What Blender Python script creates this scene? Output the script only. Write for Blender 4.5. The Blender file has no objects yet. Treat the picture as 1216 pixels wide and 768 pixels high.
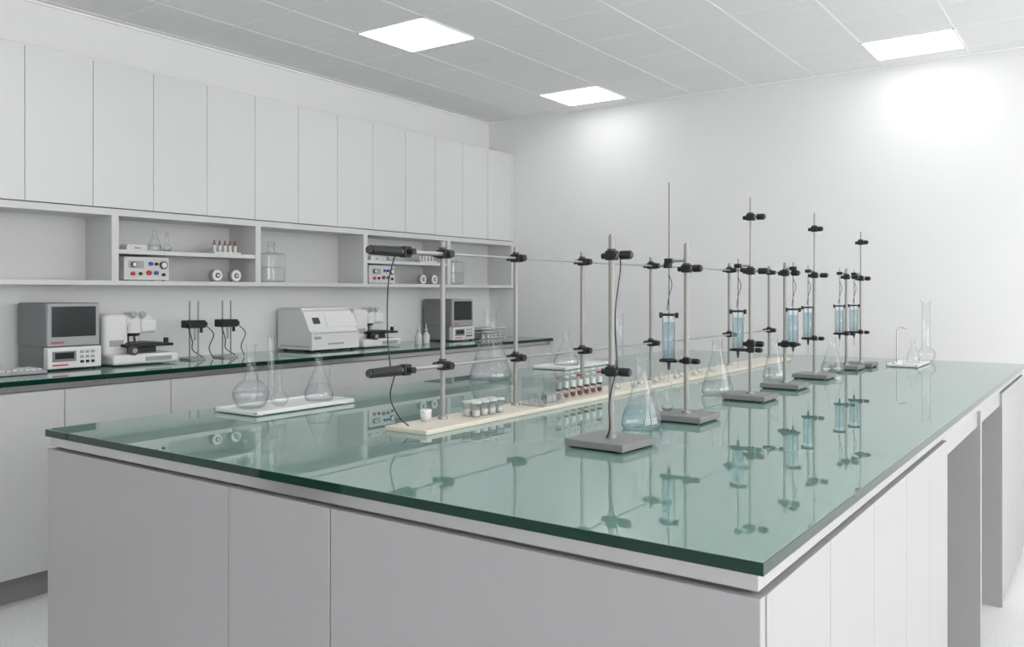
import bpy, bmesh, math, random
from mathutils import Vector, Matrix
random.seed(4)
scene = bpy.context.scene
try:
    scene.view_settings.view_transform = 'Standard'
except Exception:
    pass

# ------------------------------------------------------------------ materials
def mat(name, col, rough=0.5, metal=0.0, ior=1.45, emit=None, estr=0.0, noise=0.0, nscale=8.0):
    m = bpy.data.materials.new(name); m.use_nodes = True
    nt = m.node_tree; p = nt.nodes['Principled BSDF']
    p.inputs['Base Color'].default_value = (*col, 1)
    p.inputs['Roughness'].default_value = rough
    p.inputs['Metallic'].default_value = metal
    p.inputs['IOR'].default_value = ior
    if emit:
        p.inputs['Emission Color'].default_value = (*emit, 1)
        p.inputs['Emission Strength'].default_value = estr
    if noise > 0:
        tc = nt.nodes.new('ShaderNodeTexCoord')
        n = nt.nodes.new('ShaderNodeTexNoise'); n.inputs['Scale'].default_value = nscale
        r = nt.nodes.new('ShaderNodeValToRGB')
        r.color_ramp.elements[0].position = 0.3; r.color_ramp.elements[1].position = 0.7
        r.color_ramp.elements[0].color = (*[c*(1-noise) for c in col], 1)
        r.color_ramp.elements[1].color = (*[min(1, c*(1+noise)) for c in col], 1)
        nt.links.new(tc.outputs['Object'], n.inputs['Vector'])
        nt.links.new(n.outputs['Fac'], r.inputs['Fac'])
        nt.links.new(r.outputs['Color'], p.inputs['Base Color'])
    return m

def thin_glass(name, face=(0.98,0.99,0.99), edge=(0.60,0.64,0.65), refl=0.85):
    m = bpy.data.materials.new(name); m.use_nodes = True
    nt = m.node_tree; nt.nodes.clear()
    out = nt.nodes.new('ShaderNodeOutputMaterial')
    lw = nt.nodes.new('ShaderNodeLayerWeight'); lw.inputs['Blend'].default_value = 0.5
    pw = nt.nodes.new('ShaderNodeMath'); pw.operation = 'POWER'; pw.inputs[1].default_value = 4.0
    pe = nt.nodes.new('ShaderNodeMath'); pe.operation = 'POWER'; pe.inputs[1].default_value = 3.0
    mu = nt.nodes.new('ShaderNodeMath'); mu.operation = 'MULTIPLY_ADD'
    mu.inputs[1].default_value = refl; mu.inputs[2].default_value = 0.07
    mixc = nt.nodes.new('ShaderNodeMixRGB')
    mixc.inputs[1].default_value = (*face, 1); mixc.inputs[2].default_value = (*edge, 1)
    tr = nt.nodes.new('ShaderNodeBsdfTransparent')
    gl = nt.nodes.new('ShaderNodeBsdfGlossy'); gl.inputs['Roughness'].default_value = 0.03
    mx = nt.nodes.new('ShaderNodeMixShader')
    L = nt.links.new
    L(lw.outputs['Facing'], pw.inputs[0]); L(lw.outputs['Facing'], pe.inputs[0])
    L(pw.outputs[0], mu.inputs[0]); L(pe.outputs[0], mixc.inputs[0])
    L(mixc.outputs[0], tr.inputs['Color'])
    L(mu.outputs[0], mx.inputs[0]); L(tr.outputs[0], mx.inputs[1]); L(gl.outputs[0], mx.inputs[2])
    L(mx.outputs[0], out.inputs['Surface'])
    return m

M = {}
M['wall'] = mat('wall_paint', (0.87,0.87,0.87), 0.7, noise=0.006, nscale=3)
M['ceil'] = mat('ceiling_tile', (0.90,0.90,0.90), 0.85, noise=0.012, nscale=30)
M['grid'] = mat('ceiling_grid_metal', (0.97,0.97,0.97), 0.5)
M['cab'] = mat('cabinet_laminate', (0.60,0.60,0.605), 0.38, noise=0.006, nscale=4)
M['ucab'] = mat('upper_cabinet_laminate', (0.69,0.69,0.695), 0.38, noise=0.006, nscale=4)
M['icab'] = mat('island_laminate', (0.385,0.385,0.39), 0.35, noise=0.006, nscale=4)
M['carc'] = mat('carcass_shadow_gap', (0.18,0.18,0.18), 0.6)
M['strip'] = mat('aluminium_strip', (0.60,0.60,0.60), 0.18, 0.85)
M['kick'] = mat('kickboard', (0.30,0.30,0.30), 0.5)
M['shelf'] = mat('shelf_laminate', (0.64,0.64,0.64), 0.45)
M['gtop'] = mat('green_glass_top', (0.185,0.315,0.275), 0.0, ior=2.3)
M['gedge'] = mat('green_glass_edge', (0.0,0.028,0.020), 0.03, ior=1.5)
M['glass'] = thin_glass('clear_glass')
M['liqb'] = thin_glass('pale_blue_liquid', (0.88,0.96,0.98), (0.66,0.82,0.88), 0.3)
M['liqB'] = thin_glass('blue_liquid', (0.86,0.93,0.96), (0.58,0.72,0.78), 0.3)
M['liqc'] = thin_glass('clear_liquid', (0.95,0.965,0.97), (0.72,0.76,0.78), 0.4)
M['black'] = mat('black_plastic', (0.014,0.014,0.016), 0.4)
M['dark'] = mat('dark_grey_plastic', (0.055,0.055,0.06), 0.45)
M['rod'] = mat('rod_metal', (0.31,0.305,0.28), 0.40, 0.15)
M['steel'] = mat('steel', (0.42,0.42,0.42), 0.28, 0.7)
M['plate'] = mat('stand_base_enamel', (0.22,0.225,0.22), 0.45)
M['white'] = mat('white_plastic', (0.78,0.78,0.77), 0.35)
M['white2'] = mat('offwhite_plastic', (0.64,0.64,0.63), 0.4)
M['gray'] = mat('grey_plastic', (0.22,0.22,0.23), 0.4)
M['lgray'] = mat('light_grey_plastic', (0.38,0.38,0.39), 0.4)
M['screen'] = mat('screen_glass', (0.028,0.030,0.032), 0.12)
M['red'] = mat('red_plastic', (0.50,0.03,0.03), 0.4)
M['blue'] = mat('blue_plastic', (0.02,0.10,0.45), 0.4)
M['yellow'] = mat('yellow_plastic', (0.7,0.6,0.05), 0.4)
M['blood'] = mat('red_brown_sample', (0.20,0.025,0.02), 0.3)
M['board'] = mat('cream_board', (0.72,0.665,0.57), 0.5, noise=0.03, nscale=14)
M['brass'] = mat('brass', (0.55,0.38,0.12), 0.3, 0.8)
M['blue2'] = mat('blue_plunger',(0.30,0.48,0.56),.3)
M['lamp'] = mat('led_diffuser', (0.9,0.9,0.9), 0.5, emit=(1,1,1), estr=4.4)
# floor: fine speckled terrazzo
fm = mat('floor_terrazzo', (0.6,0.6,0.6), 0.35); M['floor'] = fm
nt = fm.node_tree; p = nt.nodes['Principled BSDF']
tc = nt.nodes.new('ShaderNodeTexCoord'); n = nt.nodes.new('ShaderNodeTexNoise')
n.inputs['Scale'].default_value = 130; n.inputs['Detail'].default_value = 3
r = nt.nodes.new('ShaderNodeValToRGB')
r.color_ramp.elements[0].position = 0.34; r.color_ramp.elements[0].color = (0.70,0.70,0.71,1)
r.color_ramp.elements[1].position = 0.52; r.color_ramp.elements[1].color = (0.86,0.86,0.86,1)
nt.links.new(tc.outputs['Object'], n.inputs['Vector']); nt.links.new(n.outputs['Fac'], r.inputs['Fac'])
nt.links.new(r.outputs['Color'], p.inputs['Base Color'])

# ------------------------------------------------------------------ mesh builder
class B:
    def __init__(s): s.v=[]; s.f=[]; s.m=[]; s.s=[]; s.mats=[]
    def mi(s, k):
        if k not in s.mats: s.mats.append(k)
        return s.mats.index(k)
    def add(s, vs, fs, k, smooth=False, T=None):
        o=len(s.v); i=s.mi(k)
        for v in vs:
            v=Vector(v)
            if T is not None: v=T@v
            s.v.append(v)
        for f in fs:
            s.f.append([o+a for a in f]); s.m.append(i); s.s.append(smooth)
    def box(s, x0,x1,y0,y1,z0,z1,k,bev=0.0,T=None,seg=2):
        bm=bmesh.new(); bmesh.ops.create_cube(bm,size=1)
        for v in bm.verts:
            v.co=Vector(((x0+x1)/2+v.co.x*(x1-x0),(y0+y1)/2+v.co.y*(y1-y0),(z0+z1)/2+v.co.z*(z1-z0)))
        if bev>0:
            bmesh.ops.bevel(bm,geom=bm.edges[:],offset=bev,segments=seg,affect='EDGES',profile=0.5)
        bm.verts.index_update()
        s.add([v.co.copy() for v in bm.verts],[[v.index for v in f.verts] for f in bm.faces],k,False,T)
        bm.free()
    def cyl(s,p0,p1,r0,k,r1=None,seg=16,T=None,caps=True):
        p0=Vector(p0);p1=Vector(p1); r1=r0 if r1 is None else r1
        d=(p1-p0).normalized(); a=d.orthogonal().normalized(); b=d.cross(a)
        vs=[]
        for q,r in ((p0,r0),(p1,r1)):
            for i in range(seg):
                t=2*math.pi*i/seg; vs.append(q+a*math.cos(t)*r+b*math.sin(t)*r)
        s.add(vs,[[i,(i+1)%seg,seg+(i+1)%seg,seg+i] for i in range(seg)],k,True,T)
        if caps:
            s.add(vs[:seg],[list(range(seg))[::-1]],k,False,T)
            s.add(vs[seg:],[list(range(seg))],k,False,T)
    def lathe(s,prof,k,pos=(0,0,0),seg=32,T=None):
        vs=[];rings=[]
        for r,z in prof:
            if r<1e-6: rings.append([len(vs)]); vs.append(Vector((pos[0],pos[1],pos[2]+z)))
            else:
                rings.append(list(range(len(vs),len(vs)+seg)))
                for i in range(seg):
                    t=2*math.pi*i/seg
                    vs.append(Vector((pos[0]+r*math.cos(t),pos[1]+r*math.sin(t),pos[2]+z)))
        fs=[]
        for A,C in zip(rings[:-1],rings[1:]):
            if len(A)==1 and len(C)==1: continue
            for i in range(seg):
                j=(i+1)%seg
                if len(A)==1: fs.append([A[0],C[j],C[i]])
                elif len(C)==1: fs.append([A[i],A[j],C[0]])
                else: fs.append([A[i],A[j],C[j],C[i]])
        s.add(vs,fs,k,True,T)
    def tube(s,pts,r,k,seg=8,sub=8,T=None):
        P=[Vector(p) for p in pts]; P=[P[0]*2-P[1]]+P+[P[-1]*2-P[-2]]
        C=[]
        for i in range(1,len(P)-2):
            for j in range(sub):
                t=j/sub; a,b,c,d=P[i-1],P[i],P[i+1],P[i+2]
                C.append(0.5*((2*b)+(c-a)*t+(2*a-5*b+4*c-d)*t*t+(3*b-a-3*c+d)*t**3))
        C.append(P[-2])
        vs=[];n=None
        for i,c in enumerate(C):
            d=(C[min(i+1,len(C)-1)]-C[max(i-1,0)]).normalized()
            n=d.orthogonal() if n is None else (n-d*n.dot(d))
            n=n.normalized(); b=d.cross(n)
            for q in range(seg):
                t=2*math.pi*q/seg; vs.append(c+n*math.cos(t)*r+b*math.sin(t)*r)
        fs=[[i*seg+q,i*seg+(q+1)%seg,(i+1)*seg+(q+1)%seg,(i+1)*seg+q] for i in range(len(C)-1) for q in range(seg)]
        s.add(vs,fs,k,True,T)
    def prism(s,prof,y0,y1,k,T=None):
        n=len(prof)
        vs=[(x,y0,z) for x,z in prof]+[(x,y1,z) for x,z in prof]
        fs=[[i,(i+1)%n,n+(i+1)%n,n+i] for i in range(n)]+[list(range(n))[::-1],list(range(n,2*n))]
        s.add(vs,fs,k,False,T)
    def obj(s,name,loc=(0,0,0),rz=0,bevel=0):
        me=bpy.data.meshes.new(name)
        me.from_pydata([tuple(v) for v in s.v],[],s.f)
        for k in s.mats: me.materials.append(M[k])
        me.polygons.foreach_set('material_index',s.m)
        me.polygons.foreach_set('use_smooth',s.s)
        bm=bmesh.new(); bm.from_mesh(me)
        bmesh.ops.recalc_face_normals(bm,faces=bm.faces); bm.to_mesh(me); bm.free()
        me.update()
        o=bpy.data.objects.new(name,me); scene.collection.objects.link(o)
        o.location=loc; o.rotation_euler=(0,0,rz)
        if bevel:
            md=o.modifiers.new('bevel','BEVEL'); md.width=bevel; md.segments=2; md.limit_method='ANGLE'
        return o

# ------------------------------------------------------------------ room
XW,XR,YB,YF,ZC=-4.17,2.6,-2.4,5.54,2.62
def slab(name,a,k):
    b=B(); b.box(*a,k); return b.obj(name)
slab('floor',(XW-.1,XR+.1,YB-.1,YF+.1,-.1,0),'floor')
slab('ceiling',(XW-.1,XR+.1,YB-.1,YF+.1,ZC,ZC+.1),'ceil')
slab('wall_left',(XW-.1,XW,YB-.1,YF+.1,0,ZC),'wall')
slab('wall_far',(XW,XR,YF,YF+.1,0,ZC),'wall')
slab('wall_back',(XW,XR,YB-.1,YB,0,ZC),'wall')
WZ0,WZ1=.30,2.42
fill_wins=[(-1.9,1.3),(1.7,4.9)]  # out-of-view window openings added to let in fill light
b=B()
b.box(XR,XR+.1,YB-.1,YF+.1,0,WZ0,'wall'); b.box(XR,XR+.1,YB-.1,YF+.1,WZ1,ZC,'wall')
for a,c in ((YB-.1,-1.9),(1.3,1.7),(4.9,YF+.1)): b.box(XR,XR+.1,a,c,WZ0,WZ1,'wall')
b.obj('wall_right')
for i,(a,c) in enumerate(fill_wins):  # frames for the added fill openings
    b=B(); w=.04
    b.box(XR+.02,XR+.07,a,a+w,WZ0,WZ1,'white'); b.box(XR+.02,XR+.07,c-w,c,WZ0,WZ1,'white')
    b.box(XR+.02,XR+.07,a+w,c-w,WZ0,WZ0+w,'white'); b.box(XR+.02,XR+.07,a+w,c-w,WZ1-w,WZ1,'white')
    for j in (1,2): 
        y=a+(c-a)*j/3; b.box(XR+.025,XR+.065,y-.02,y+.02,WZ0+w,WZ1-w,'white')
    b.obj('fill_window_%d'%(i+1))

# ceiling grid + led panels
cols=[(-3.285,-2.822),(-1.165,-.702),(.955,1.418)]
rows=[(4.93,5.36),(3.2,3.637),(1.47,1.9),(-.26,.17)]
gx=[]
for i,(a,c) in enumerate(cols):
    gx+= [a,c]
    if i<2:
        w=(cols[i+1][0]-c)/4; gx+=[c+w*j for j in (1,2,3)]
gx+=[-3.285-.43,-3.285-.86+.03,1.418+.42,1.418+.84]
gy=[]
y=5.36
while y>YB: gy.append(y); y-=.432
b=B()
for x in gx:
    if XW<x<XR: b.box(x-.006,x+.006,YB+.001,YF-.001,ZC-.0015,ZC+.002,'grid')
for y in gy: b.box(XW+.001,XR-.001,y-.006,y+.006,ZC-.0014,ZC+.002,'grid')
b.box(XW,XR,YF-.016,YF,ZC-.008,ZC,'grid'); b.box(XW,XW+.016,YB,YF,ZC-.008,ZC,'grid')
b.obj('ceiling_grid')
for (x0,x1) in cols:
    for (y0,y1) in rows:
        b=B(); w=.008
        b.box(x0,x1,y0,y0+w,ZC-.006,ZC+.001,'grid'); b.box(x0,x1,y1-w,y1,ZC-.006,ZC+.001,'grid')
        b.box(x0,x0+w,y0,y1,ZC-.006,ZC+.001,'grid'); b.box(x1-w,x1,y0,y1,ZC-.006,ZC+.001,'grid')
        b.box(x0+w,x1-w,y0+w,y1-w,ZC-.004,ZC+.001,'lamp')
        b.obj('ceiling_light_panel')

# ------------------------------------------------------------------ upper wall cabinets
XU=-3.925
b=B()
b.box(XW+.002,XU-.02,.3,YF-.002,1.652,2.335,'carc')
ys=[3.05+.307*i for i in range(-9,9)]
for y in ys[:-1]:
    b.box(XU-.019,XU,y+.0012,y+.307-.0012,1.655,2.338,'ucab',.0012)
b.box(XU-.019,XU,ys[-1]+.0012,YF-.002,1.655,2.338,'ucab',.001)
b.box(XW+.002,XU-.004,.287,YF-.002,2.336,2.345,'ucab')
b.obj('wall_cabinet')
b=B()
b.box(XW+.001,XU-.001,.3,YF-.002,1.618,1.650,'shelf',.001)
b.box(XW+.001,XU,.3,YF-.002,1.284,1.307,'shelf',.001)
divs=[2.237+.8345*i for i in range(-2,4)]
for y in divs: b.box(XW+.001,XU-.0005,y-.018,y+.018,1.305,1.620,'shelf',.001)
b.box(XW+.001,XU-.0005,YF-.03,YF-.002,1.305,1.620,'shelf',.001)
b.box(XW+.001,XW+.008,.3,YF-.002,1.306,1.619,'shelf')
for i in (2,4): b.box(XW+.002,XU-.006,divs[i]+.018,divs[i+1]-.018,1.437,1.458,'shelf',.001)
b.obj('open_wall_shelf')

# ------------------------------------------------------------------ base counter along the left wall
b=B()
XC=-3.57
b.box(XW+.002,XC-.02,-1.2,YF-.002,.11,.852,'carc')
b.box(XW+.002,XC-.07,-1.2,YF-.002,.0,.11,'kick')
for i in range(-6,8):
    y=2.303+.487*i; y1=min(y+.487,YF-.002)
    if y1-y>.02: b.box(XC-.02,XC,y+.0015,y1-.0015,.115,.848,'cab',.0015)
b.box(XW+.002,XC-.015,-1.2,YF-.002,.852,.878,'strip')
b.box(XW+.002,-3.55,-1.2,YF-.002,.878,.8985,'gedge',.002)
b.box(XW+.002,-3.552,-1.198,YF-.003,.8985,.900,'gtop')
b.obj('base_counter')

# ------------------------------------------------------------------ island
X0,X1,Y0,Y1=-2.243,-.376,1.09,4.85
b=B()
b.box(X0,X1,Y0,Y1,.8815,.8992,'gedge',.0010)
b.box(X0+.0010,X1-.0010,Y0+.0010,Y1-.0010,.8988,.900,'gtop')
b.box(X0+.010,X1-.010,Y0+.010,Y1-.02,.857,.8813,'strip',.001)
bx0,bx1,by0,by1=X0+.004,X1-.004,Y0+.004,Y1-.02
XM=-1.30
b.box(bx0+.02,bx1-.02,by0+.02,2.545,.10,.857,'carc')
b.box(bx0+.07,bx1-.07,by0+.07,2.5,0,.10,'kick')
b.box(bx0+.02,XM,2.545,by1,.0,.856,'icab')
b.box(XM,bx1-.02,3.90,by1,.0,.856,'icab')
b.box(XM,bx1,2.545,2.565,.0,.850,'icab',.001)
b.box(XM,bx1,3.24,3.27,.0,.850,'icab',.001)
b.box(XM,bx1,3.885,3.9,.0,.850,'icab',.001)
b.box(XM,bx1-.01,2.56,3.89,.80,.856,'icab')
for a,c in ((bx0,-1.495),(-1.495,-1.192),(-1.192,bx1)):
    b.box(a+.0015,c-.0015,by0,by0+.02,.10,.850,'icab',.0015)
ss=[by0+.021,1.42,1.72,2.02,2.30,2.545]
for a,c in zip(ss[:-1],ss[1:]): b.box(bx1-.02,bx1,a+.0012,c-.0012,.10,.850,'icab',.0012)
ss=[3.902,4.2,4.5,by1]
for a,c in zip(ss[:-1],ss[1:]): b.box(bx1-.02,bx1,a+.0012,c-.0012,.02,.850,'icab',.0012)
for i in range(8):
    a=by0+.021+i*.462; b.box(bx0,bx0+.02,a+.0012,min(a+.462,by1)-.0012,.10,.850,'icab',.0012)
b.obj('lab_island_bench')

b=B(); b.box(-.48,-.38,YF-.012,YF-.0005,.14,.22,'white',.003); b.box(-.45,-.41,YF-.014,YF-.011,.165,.195,'black',.001)
b.obj('wall_outlet')

# ------------------------------------------------------------------ glassware builders
def erl_prof(r,h,nr):
    return [(0,.002),(r*.92,.002),(r*.99,.008),(r,.018),(r*.97,.03),(nr*1.15,h*.70),(nr,h*.76),(nr,h*.97),(nr*1.2,h*.985),(nr*1.2,h)]
def erlenmeyer(name,loc,r,h,nr,liq=None,lf=.3):
    b=B(); pr=erl_prof(r,h,nr); b.lathe(pr,'glass',seg=40)
    if liq:
        zl=h*lf; t=(zl-.03)/(h*.70-.03); rl=(r*.97)*(1-t)+nr*1.15*t
        b.lathe([(0,.004),(r*.90,.004),(r*.965,.009),(r*.97,.018),(r*.945,.03),(rl-.0025,zl),(0,zl)],liq,seg=40)
    return b.obj(name,loc)
def vol_flask(name,loc,r,h,nr,liq=None):
    b=B(); pr=[(0,.002),(r*.6,.002),(r*.8,.008)]
    for i in range(1,9):
        a=-0.9+i*.26; pr.append((r*math.cos(a*.95),r*.78+r*.85*math.sin(a*.95)))
    pr+=[(nr*1.1,r*1.95),(nr,r*2.15),(nr,h*.97),(nr*1.25,h*.985),(nr*1.25,h)]
    b.lathe(pr,'glass',seg=40)
    if liq: b.lathe([(0,.005),(r*.58,.005),(r*.78,.011)]+[(q[0]-.0025,q[1]) for q in pr[3:7]]+[(0,pr[6][1])],liq,seg=40)
    return b.obj(name,loc)
def cylinder_glass(name,loc,r,h):
    b=B()
    b.lathe([(0,.001),(r*1.5,.001),(r*1.5,.006),(r,.010),(r,h*.98),(r*1.12,h)],'glass',seg=28)
    for i in range(8): 
        z=h*(.3+.07*i); b.lathe([(r+.0003,z),(r+.0003,z+.0008)],'liqc',seg=28)
    return b.obj(name,loc)
def tray(name,x0,x1,y0,y1,z=.9,h=.014):
    b=B(); cx,cy=(x0+x1)/2,(y0+y1)/2
    b.box(x0-cx,x1-cx,y0-cy,y1-cy,0.002,h*.6,'white',.003)
    w=.010
    b.box(x0-cx,x1-cx,y0-cy,y0-cy+w,.003,h,'white',.003);b.box(x0-cx,x1-cx,y1-cy-w,y1-cy,.003,h,'white',.003)
    b.box(x0-cx,x0-cx+w,y0-cy,y1-cy,.003,h,'white',.003);b.box(x1-cx-w,x1-cx,y0-cy,y1-cy,.003,h,'white',.003)
    for sx in (-1,1):
        for sy in (-1,1): b.cyl((sx*(x1-x0)*.42,sy*(y1-y0)*.42,0),(sx*(x1-x0)*.42,sy*(y1-y0)*.42,.004),.006,'white2')
    return b.obj(name,(cx,cy,z))
TZ=.900
tray('lab_tray',-2.165,-1.975,1.535,1.92)
SZ=TZ+.0085
vol_flask('volumetric_flask',(-2.085,1.605,SZ),.053,.190,.013,'liqc')
cylinder_glass('graduated_cylinder',(-2.13,1.715,SZ),.010,.205)
vol_flask('volumetric_flask',(-2.06,1.69,SZ),.026,.12,.007)
erlenmeyer('erlenmeyer_flask',(-2.06,1.845,SZ),.045,.150,.011,'liqc',.35)
erlenmeyer('erlenmeyer_flask',(-2.07,2.76,TZ),.085,.282,.026,'liqc',.3)
tray('lab_tray',-2.20,-2.02,3.25,3.68)
erlenmeyer('erlenmeyer_flask',(-2.12,3.42,SZ),.060,.16,.014,'liqc',.3)
cylinder_glass('graduated_cylinder',(-2.12,3.56,SZ),.012,.19)
cylinder_glass('graduated_cylinder',(-2.10,3.90,TZ),.022,.24)

# ------------------------------------------------------------------ board with samples
b=B()
for y0,y1 in ((1.58,2.98),(2.985,4.42)):
    b.box(-1.52,-1.38,y0,y1,.900,.912,'board',.002)
    for y in (y0+.03,y1-.03):
        for x in (-1.505,-1.395): b.cyl((x,y,.910),(x,y,.9122),.006,'brass')
b.obj('wooden_base_board')
BZ=.9122

def clamp(b,x,y,z,dx=1,L=.05,big=1.0):
    s=big
    b.box(x-.012*s,x+.014*s,y-.011*s,y+.011*s,z-.011*s,z+.011*s,'black',.003)
    b.cyl((x,y,z+.010*s),(x,y,z+.015*s),.010*s,'dark')
    b.cyl((x+dx*.012*s,y,z),(x+dx*L*.55,y,z),.004*s,'steel')
    b.cyl((x+dx*L*.5,y,z),(x+dx*L,y,z),.010*s,'black')
    b.cyl((x+dx*L,y,z),(x+dx*(L+.004),y,z),.007*s,'dark')
    b.cyl((x-dx*.012*s,y,z-.001),(x-dx*.024*s,y,z-.001),.007*s,'black')

def burette(b,x,y,z0=.165,z1=.287,wire=.60):
    b.lathe([(0,z0),(.0175,z0),(.0175,z1)],'glass',(x,y,0),24)
    b.lathe([(0,z0+.004),(.0155,z0+.004),(.0155,z1-.02),(0,z1-.02)],'liqB',(x,y,0),24)
    b.cyl((x,y,z0),(x,y,z1),.0028,'blue2',seg=10)
    b.lathe([(0,z1-.002),(.024,z1-.002),(.024,z1+.004),(0,z1+.004)],'black',(x,y,0),20)
    b.lathe([(0,z0-.006),(.022,z0-.006),(.022,z0+.001),(0,z0+.001)],'black',(x,y,0),20)
    for sx in (-1,1):
        b.box(x+sx*.024-.004,x+sx*.024+.004,y-.004,y+.004,z1-.008,z1+.007,'black',.001)
        b.cyl((x+sx*.0195,y,z0),(x+sx*.0195,y,z1),.0014,'steel',seg=8)
    b.cyl((x,y,z0-.006),(x,y,z0-.03),.006,'dark',r1=.003); b.cyl((x,y,z0-.03),(x,y,z0-.065),.0016,'steel',seg=8)
    b.cyl((x,y,z1),(x,y,wire),.0013,'dark',seg=8)

b=B()
RX=-1.475
RY=[1.754,2.093,2.482,3.0,3.81,4.36]
for y in RY:
    b.cyl((RX,y,BZ),(RX,y,1.385),.0068,'rod',seg=20)
    b.cyl((RX,y,BZ),(RX,y,BZ+.008),.014,'steel',seg=20)
    for z in (1.352,1.055):
        b.box(RX-.012,RX+.020,y-.013,y+.013,z-.012,z+.012,'black',.003)
        b.cyl((RX+.018,y,z),(RX+.034,y,z),.010,'black'); b.cyl((RX-.012,y,z),(RX-.030,y,z),.008,'dark')
        b.cyl((RX,y,z+.010),(RX,y,z+.018),.010,'dark')
HX=RX+.008
for z in (1.352,1.055):
    b.cyl((HX,1.60,z),(HX,4.40,z),.0035,'steel',seg=12)
    b.cyl((HX,1.60,z),(HX,1.75,z),.0055,'steel',seg=12)
    b.cyl((HX,1.475,z),(HX,1.575,z),.0115,'black',r1=.0135,seg=24)
    b.cyl((HX,1.468,z),(HX,1.476,z),.009,'dark',seg=24)
    b.cyl((HX,1.575,z),(HX,1.585,z),.008,'steel')
    b.box(HX-.012,HX+.012,1.585,1.612,z-.014,z+.014,'black',.004)
    b.cyl((HX+.01,1.60,z),(HX+.03,1.60,z),.008,'black')
b.tube([(HX,1.56,1.34),(HX-.012,1.55,1.27),(HX-.01,1.545,1.15),(HX-.005,1.55,1.06)],.0016,'black')
b.tube([(HX,1.56,1.045),(HX-.01,1.555,.99),(HX+.005,1.57,.94),(HX+.01,1.60,.9145)],.0016,'black')
for y in (3.0,3.81,4.36):
    b.cyl((RX,y,1.352),(RX+.06,y,1.352),.004,'steel'); b.box(RX+.055,RX+.085,y-.01,y+.01,1.342,1.362,'black',.003)
b.obj('rod_support_frame')

b=B()
for i in range(8):
    x=-1.425-.03*(i%2); y=1.835+.036*(i//2)
    b.lathe([(0,0),(.011,0),(.013,.034),(.0145,.036)],'glass',(x,y,0),20)
    b.lathe([(0,.001),(.010,.001),(.0115,.018),(0,.018)],'white',(x,y,0),20)
    b.lathe([(.0135,.036),(.0145,.036),(.0145,.041),(0,.041)],'white2',(x,y,0),20)
b.obj('sample_cups',(0,0,BZ))
b=B(); b.lathe([(0,0),(.014,0),(.015,.026),(0,.026)],'white2',seg=24); b.lathe([(.0155,.024),(.0155,.030),(0,.030)],'white',seg=24)
b.obj('sample_jar',(-1.487,1.70,BZ))
b=B()   # clear open box with small cups inside
for (x0,x1,y0,y1,z0,z1) in [(-.04,.04,-.06,-.0585,0,.085),(-.04,.04,.0585,.06,0,.085),(-.04,-.0385,-.06,.06,0,.085),(.0385,.04,-.06,.06,0,.085)]:
    b.box(x0,x1,y0,y1,z0,z1,'glass')
b.box(-.038,.038,-.058,.058,.001,.004,'white2')
for i in range(3):
    for j in range(2): b.lathe([(0,.004),(.012,.004),(.014,.030),(0,.030)],'liqc',(-.018+.036*j,-.036+.036*i,0),18)
b.obj('plastic_sample_holder',(-1.422,2.165,BZ))
b=B()
for i in range(7):
    y=2.27+.043*i; x=-1.435
    b.lathe([(0,0),(.008,.001),(.0095,.008),(.0095,.085),(.011,.087),(.011,.090)],'glass',(x,y,0),18)
    b.lathe([(0,.002),(.0085,.008),(.0085,.018),(0,.018)],'blood',(x,y,0),18)
    b.lathe([(.0087,.035),(.0087,.055)],'white',(x,y,0),18)
    b.lathe([(0,.028),(.0086,.028),(.0086,.034),(0,.034)],'blood' if i%2 else 'black',(x,y,0),18)
    b.lathe([(0,.066),(.009,.066),(.0085,.072),(0,.072)],'red' if i%3==0 else 'white2',(x,y,0),18)
b.obj('test_tube_set',(0,0,BZ))
b=B()
for i in range(10):
    y=2.66+.09*i; x=-1.42 if i%2 else -1.44
    b.lathe([(0,0),(.012,0),(.012,.03),(.014,.032)],'glass',(x,y,0),18); b.lathe([(0,.001),(.011,.001),(.011,.014),(0,.014)],'white',(x,y,0),18)
b.obj('sample_cups',(0,0,BZ))

# ------------------------------------------------------------------ retort stands
def stand(X,Y,h,clamps=(),bur=None,rr=.007,rz=0,cable=False,tall=None,wire=.46,s=.070):
    b=B()
    b.box(-s,s,-s,s,.004,.020,'plate',.002)
    for sx in (-1,1):
        for sy in (-1,1): b.cyl((sx*s*.8,sy*s*.8,0),(sx*s*.8,sy*s*.8,.005),.008,'black')
    b.cyl((0,0,.020),(0,0,.026),.013,'steel'); b.cyl((0,0,.02),(0,0,h),rr,'rod',seg=20)
    b.cyl((0,0,h),(0,0,h+.004),rr*.8,'rod')
    if tall: b.cyl((0,0,h),(0,0,tall),.0028,'rod',seg=10)
    for z,dx,L in clamps: clamp(b,0,0,z,dx,L)
    if bur:
        bx=bur
        burette(b,bx,0,wire=wire)
        b.cyl((0,0,.162),(bx,0,.162),.004,'steel'); b.box(bx-.026,bx+.026,-.010,.010,.156,.165,'black',.003)
        b.cyl((0,0,.437),(bx,0,.437),.004,'steel'); clamp(b,0,0,.162,1,.035,.8)
        b.box(bx-.012,bx+.012,-.008,.008,.430,.444,'black',.003)
        b.tube([(bx,0,.40),(bx+.012,-.006,.37),(bx+.005,-.01,.34),(bx-.004,-.004,.30)],.0012,'dark')
    if cable:
        b.tube([(.02,.004,.440),(.028,-.008,.40),(.022,-.02,.30),(.027,-.02,.20),(.02,-.01,.175)],.0015,'black')
        b.tube([(.015,-.008,.165),(.006,-.02,.10),(.012,-.025,.05),(.0,-.02,.022)],.0015,'black')
    return b.obj('retort_stand',(X,Y,TZ),rz)
stand(-.944,1.718,.478,[(.434,1,.050),(.170,1,.046)],None,.0068,math.radians(-3),cable=True,s=.077)
stand(-.968,2.185,.480,[(.415,1,.042)],-.052,wire=.655,rr=.0068)
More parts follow.
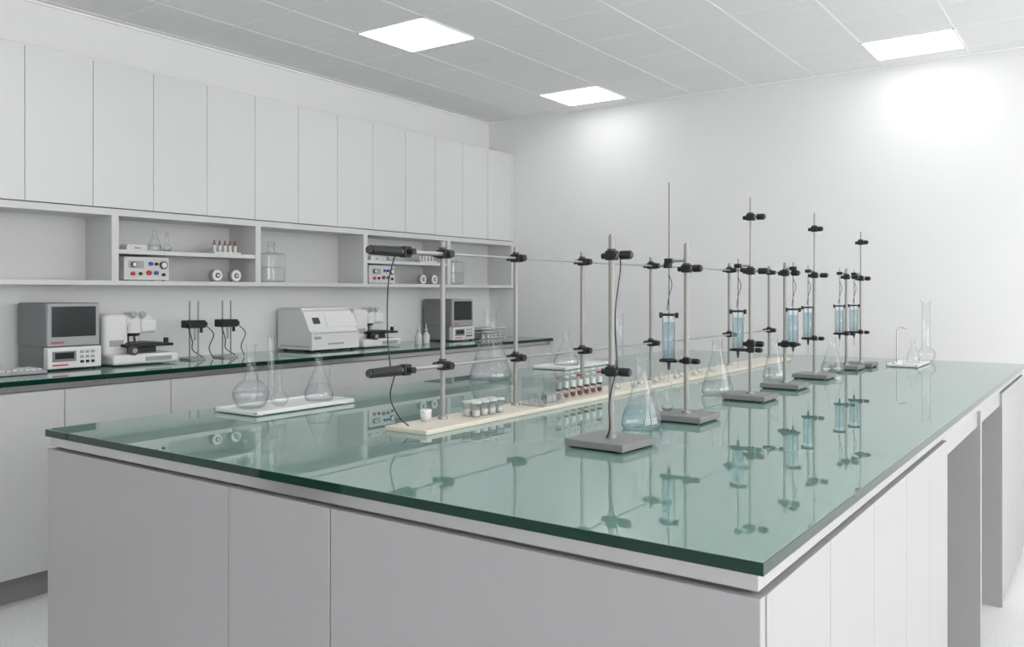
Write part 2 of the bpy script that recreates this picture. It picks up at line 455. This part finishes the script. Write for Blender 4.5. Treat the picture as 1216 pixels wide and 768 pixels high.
stand(-.983,2.725,.43,[(.595,1,.045),(.419,1,.055),(.182,1,.04)],-.042,.006,tall=.66)
stand(-1.00,3.13,.455,[(.42,1,.05),(.16,1,.04)],.03,.006)
stand(-1.017,3.56,.43,[(.608,1,.03),(.419,1,.05)],-.025,.006,tall=.673)
stand(-1.016,4.057,.455,[(.42,1,.05)],-.03,.006,s=.065)
stand(-.998,4.243,.40,[(.585,1,.03),(.415,1,.04)],-.03,.005,tall=.636,s=.065)

erlenmeyer('erlenmeyer_flask',(-1.00,1.98,TZ),.052,.180,.015,'liqb',.32)
erlenmeyer('erlenmeyer_flask',(-1.122,2.79,TZ),.053,.190,.017,'liqc',.25)
erlenmeyer('erlenmeyer_flask',(-1.135,3.42,TZ),.045,.17,.014,'liqc',.25)
erlenmeyer('erlenmeyer_flask',(-1.02,3.84,TZ),.048,.155,.014,'liqc',.3)
vol_flask('volumetric_flask',(-1.020,2.175,TZ+.0202),.017,.07,.006,'liqc')
tray('lab_tray',-.90,-.76,4.30,4.62)
vol_flask('volumetric_flask',(-.80,4.74,TZ),.045,.31,.020)
erlenmeyer('erlenmeyer_flask',(-.82,4.52,SZ),.03,.11,.009)
b=B(); b.cyl((0,0,0),(0,0,.008),.022,'white',seg=24); b.cyl((0,0,.008),(0,0,.16),.003,'steel'); b.tube([(0,0,.155),(.01,.01,.175),(.03,.02,.17)],.003,'steel')
b.cyl((.028,.02,.172),(.038,.023,.168),.0035,'yellow'); b.obj('pipette_stand',(-.87,4.40,SZ))

# ------------------------------------------------------------------ counter instruments
CZ=.900
def analyzer(Y,name='benchtop_analyzer'):
    b=B(); W=.245
    b.box(-.27,-.012,0,W,.105,.302,'gray',.006); b.box(-.27,-.03,.004,W-.004,.006,.11,'gray',.004)
    b.box(-.014,.0,.004,W-.004,.108,.299,'lgray',.004)
    b.box(-.002,.003,.022,W-.022,.150,.286,'screen',.002)
    b.box(-.03,.012,.0,W,.008,.104,'white',.006)
    b.box(.011,.015,.02,.125,.040,.086,'gray',.001); b.box(.014,.0165,.03,.115,.052,.080,'screen',.001)
    for i in range(3):
        for j in range(3): b.box(.011,.016,.145+.025*i,.160+.025*i,.03+.022*j,.042+.022*j,'lgray' if j else 'black',.001)
    b.box(-.001,.002,.02,.075,.122,.128,'red'); b.box(.011,.0145,.02,.09,.022,.028,'red')
    for x in (-.25,-.01):
        for y in (.02,W-.02): b.cyl((x,y,0),(x,y,.01),.01,'black')
    return b.obj(name,(-3.865,Y,CZ))
analyzer(1.885); analyzer(4.70)

def microscope(Y):
    b=B()
    b.box(-.26,.0,.0,.34,.006,.055,'white',.014,seg=3)
    b.box(-.255,-.09,.0,.13,.045,.245,'white',.024,seg=4)     # housing column
    b.box(-.25,-.11,.02,.27,.185,.235,'white',.018,seg=3)     # arm
    b.cyl((-.15,.18,.15),(-.15,.18,.240),.045,'white',seg=28)  # head
    b.cyl((-.15,.18,.240),(-.15,.18,.252),.038,'white2',seg=28)
    b.box(-.20,-.10,.20,.285,.150,.215,'white',.012)
    b.cyl((-.15,.18,.135),(-.15,.18,.152),.030,'dark',r1=.042,seg=24) # turret
    for a in range(4):
        t=a*math.pi/2+.5; x=-.15+.018*math.cos(t); y=.18+.018*math.sin(t)
        b.cyl((x,y,.14),(x+.006*math.cos(t),y+.006*math.sin(t),.108),.007,'steel',r1=.005)
    b.box(-.23,-.015,.085,.32,.086,.100,'black',.003)            # stage
    b.box(-.20,-.05,.11,.28,.100,.105,'dark',.001); b.box(-.15,-.12,.14,.20,.105,.107,'glass')
    b.box(-.18,-.07,.13,.26,.052,.088,'dark',.004)
    b.cyl((-.02,.10,.072),(.006,.10,.072),.022,'dark',seg=24); b.cyl((.006,.10,.072),(.012,.10,.072),.012,'lgray',seg=20)
    for dy in (-.024,.024):                                      # eyepieces
        b.cyl((-.14,.18+dy,.222),(-.098,.18+dy,.240),.016,'white',seg=20); b.cyl((-.098,.18+dy,.240),(-.090,.18+dy,.2435),.016,'lgray',seg=20)
    b.cyl((-.05,.30,.10),(-.05,.30,.125),.012,'black'); b.box(-.01,.002,.16,.30,.02,.040,'lgray',.002)
    b.box(-.092,-.088,.03,.10,.09,.12,'lgray',.001)
    return b.obj('microscope',(-3.83,Y,CZ))
microscope(2.175); microscope(3.80)

b=B()   # centrifuge
b.prism([(-.30,.012),(0,.012),(0,.115),(-.02,.125),(-.075,.235),(-.095,.245),(-.30,.245)],0,.38,'white')
b.box(-.004,.004,.01,.37,.108,.112,'lgray'); b.box(-.30,-.10,.008,.372,.243,.258,'white',.006)
b.box(.0,.004,.13,.25,.040,.050,'lgray',.001); b.box(.0,.005,.02,.07,.075,.090,'lgray',.001)
T=Matrix.Translation((-.0475,.05,.181))@Matrix.Rotation(math.atan2(.11,.055),4,'Y')
b.box(-.020,.020,0,.05,-.002,.004,'dark',.001,T=T); b.box(-.045,.045,.10,.34,-.002,.003,'white',.001,T=T)
for x in (-.27,-.03):
    for y in (.03,.35): b.cyl((x,y,0),(x,y,.013),.012,'black')
b.box(-.28,-.02,-.004,.001,.03,.034,'lgray')
b.obj('centrifuge',(-3.83,3.375,CZ),0,.004)

def small_stand(Y):
    b=B(); b.box(-.05,.05,-.045,.045,0,.010,'lgray',.002)
    for dx in (-.012,.018): b.cyl((dx,-.01 if dx<0 else .02,.01),(dx,-.01 if dx<0 else .02,.305),.004,'rod')
    clamp(b,-.012,-.01,.19,1,.05,1.1); clamp(b,.018,.02,.185,-1,.05,1.1)
    b.box(-.03,.045,-.05,.05,.165,.205,'black',.005); b.cyl((.03,-.06,.185),(.03,.06,.185),.012,'black')
    b.cyl((.02,0,.10),(.02,0,.17),.006,'steel'); b.cyl((.03,.03,.14),(.03,.03,.17),.008,'black')
    b.tube([(.03,.055,.18),(.05,.09,.13),(.04,.07,.06),(.03,.10,.006)],.0026,'black')
    b.tube([(.02,-.04,.17),(.04,-.03,.10),(.0,.0,.05),(.03,.04,.012)],.0026,'black')
    return b.obj('burette_stand',(-3.93,Y,CZ))
small_stand(2.66); small_stand(2.86)

b=B() # keyboard
b.box(0,.14,0,.40,.002,.018,'lgray',.004)
for i in range(5):
    for j in range(15): b.box(.012+.024*i,.031+.024*i,.012+.025*j,.032+.025*j,.017,.025,'white2',.002)
b.tube([(0,.2,.01),(-.06,.22,.02),(-.08,.16,.05),(-.12,.05,.03),(-.14,-.1,.006)],.003,'black')
b.obj('computer_keyboard',(-3.90,1.44,CZ))

def wash_bottle(Y,X):
    b=B(); b.lathe([(0,0),(.022,0),(.024,.01),(.024,.06),(.012,.078),(.008,.082),(.008,.09),(.010,.09),(.010,.10),(.004,.105),(.0025,.14),(0,.14)],'white2',seg=24)
    return b.obj('dropper_bottle',(X,Y,CZ))
wash_bottle(4.27,-3.80); wash_bottle(4.37,-3.82)
b=B()
for i in range(4): b.box(0,.22,0,.30,.004+.024*i,.010+.024*i,'white2',.002); 
for x in (.01,.21):
    for y in (.01,.29): b.cyl((x,y,0),(x,y,.084),.004,'steel')
for i in range(5): b.box(.02,.2,.03+.05*i,.06+.05*i,.010,.026,'white',.003)
b.obj('document_tray_stack',(-4.08,5.05,CZ))

# ------------------------------------------------------------------ shelf items
SZ1=1.4582; SZ0=1.3072
for off in (0,1.669):
    erlenmeyer('erlenmeyer_flask',(-4.02,2.50+off,SZ1),.032,.115,.010,'liqc',.3)
    vol_flask('volumetric_flask',(-4.03,2.575+off,SZ1),.024,.105,.007,'liqc')
    b=B(); b.box(0,.07,0,.11,0,.022,'white2',.003); b.box(.005,.065,.006,.104,.022,.027,'white',.002); b.box(.07,.072,.04,.07,.008,.014,'gray')
    b.obj('slide_box',(-4.02,2.31+off,SZ1))
    b=B(); b.box(0,.06,0,.17,0,.012,'white2',.002)
    for i in range(5):
        y=.02+.033*i
        b.cyl((.03,y,.012),(.03,y,.048),.010,'white2'); b.cyl((.03,y,.048),(.03,y,.056),.0075,'red'); b.cyl((.03,y,.056),(.03,y,.074),.0035,'dark')
    b.obj('reagent_vial_rack',(-4.03,2.82+off,SZ1))
    b=B(); b.box(-.14,0,0,.24,.004,.118,'white',.004); b.box(-.002,.003,.008,.232,.012,.110,'white2',.001)
    b.box(.002,.005,.02,.10,.062,.098,'lgray',.001)
    for i,(y,z,r,k) in enumerate([(.045,.08,.014,'dark'),(.135,.085,.010,'blue'),(.165,.085,.008,'black'),(.205,.08,.020,'dark'),(.04,.035,.010,'red'),(.08,.035,.008,'black'),(.125,.04,.012,'red'),(.165,.04,.010,'blue'),(.205,.032,.008,'black')]):
        b.cyl((.003,y,z),(.014,y,z),r,k,seg=20); 
        if r>.013: b.cyl((.014,y,z),(.016,y,z),r*.7,'white',seg=20)
    for x in (-.12,-.02):
        for y in (.02,.22): b.cyl((x,y,0),(x,y,.005),.008,'black')
    b.obj('control_unit',(-3.955,2.30+off,SZ0))
    for y in (2.83,2.95):
        b=B(); b.cyl((0,0,.034),(.03,0,.034),.034,'lgray',seg=32); b.cyl((.03,0,.034),(.034,0,.034),.029,'white',seg=32)
        b.cyl((.034,0,.034),(.037,0,.034),.014,'dark',seg=24); b.cyl((.037,0,.034),(.039,0,.034),.008,'white2',seg=24)
        b.box(-.002,.03,-.02,.02,0,.006,'lgray',.001)
        b.obj('pressure_gauge',(-3.99,y+off,SZ0))
    b=B() # square shouldered bottle
    b.box(-.055,.055,-.07,.07,.0,.17,'glass',.018,seg=3)
    b.lathe([(.03,.17),(.020,.185),(.018,.215),(.023,.216),(.023,.235),(0,.235)],'glass',seg=24)
    b.box(-.050,.050,-.065,.065,.004,.09,'liqc',.012)
    b.obj('glass_bottle',(-4.02,3.235+off,SZ0))

# ------------------------------------------------------------------ camera
cam=bpy.data.cameras.new('camera'); co=bpy.data.objects.new('camera',cam); scene.collection.objects.link(co)
cam.sensor_width=36; cam.lens=1015/1216*36; cam.shift_y=-37/1216
co.location=(0,0,1.25); co.rotation_euler=(math.radians(90),0,math.atan2(722,1015))
cam.clip_start=.02
scene.camera=co
w=bpy.data.worlds.new('world'); scene.world=w; w.use_nodes=True
w.node_tree.nodes['Background'].inputs[0].default_value=(1,1,1,1); w.node_tree.nodes['Background'].inputs[1].default_value=4.4  # white world light, raised as fill through the added openings
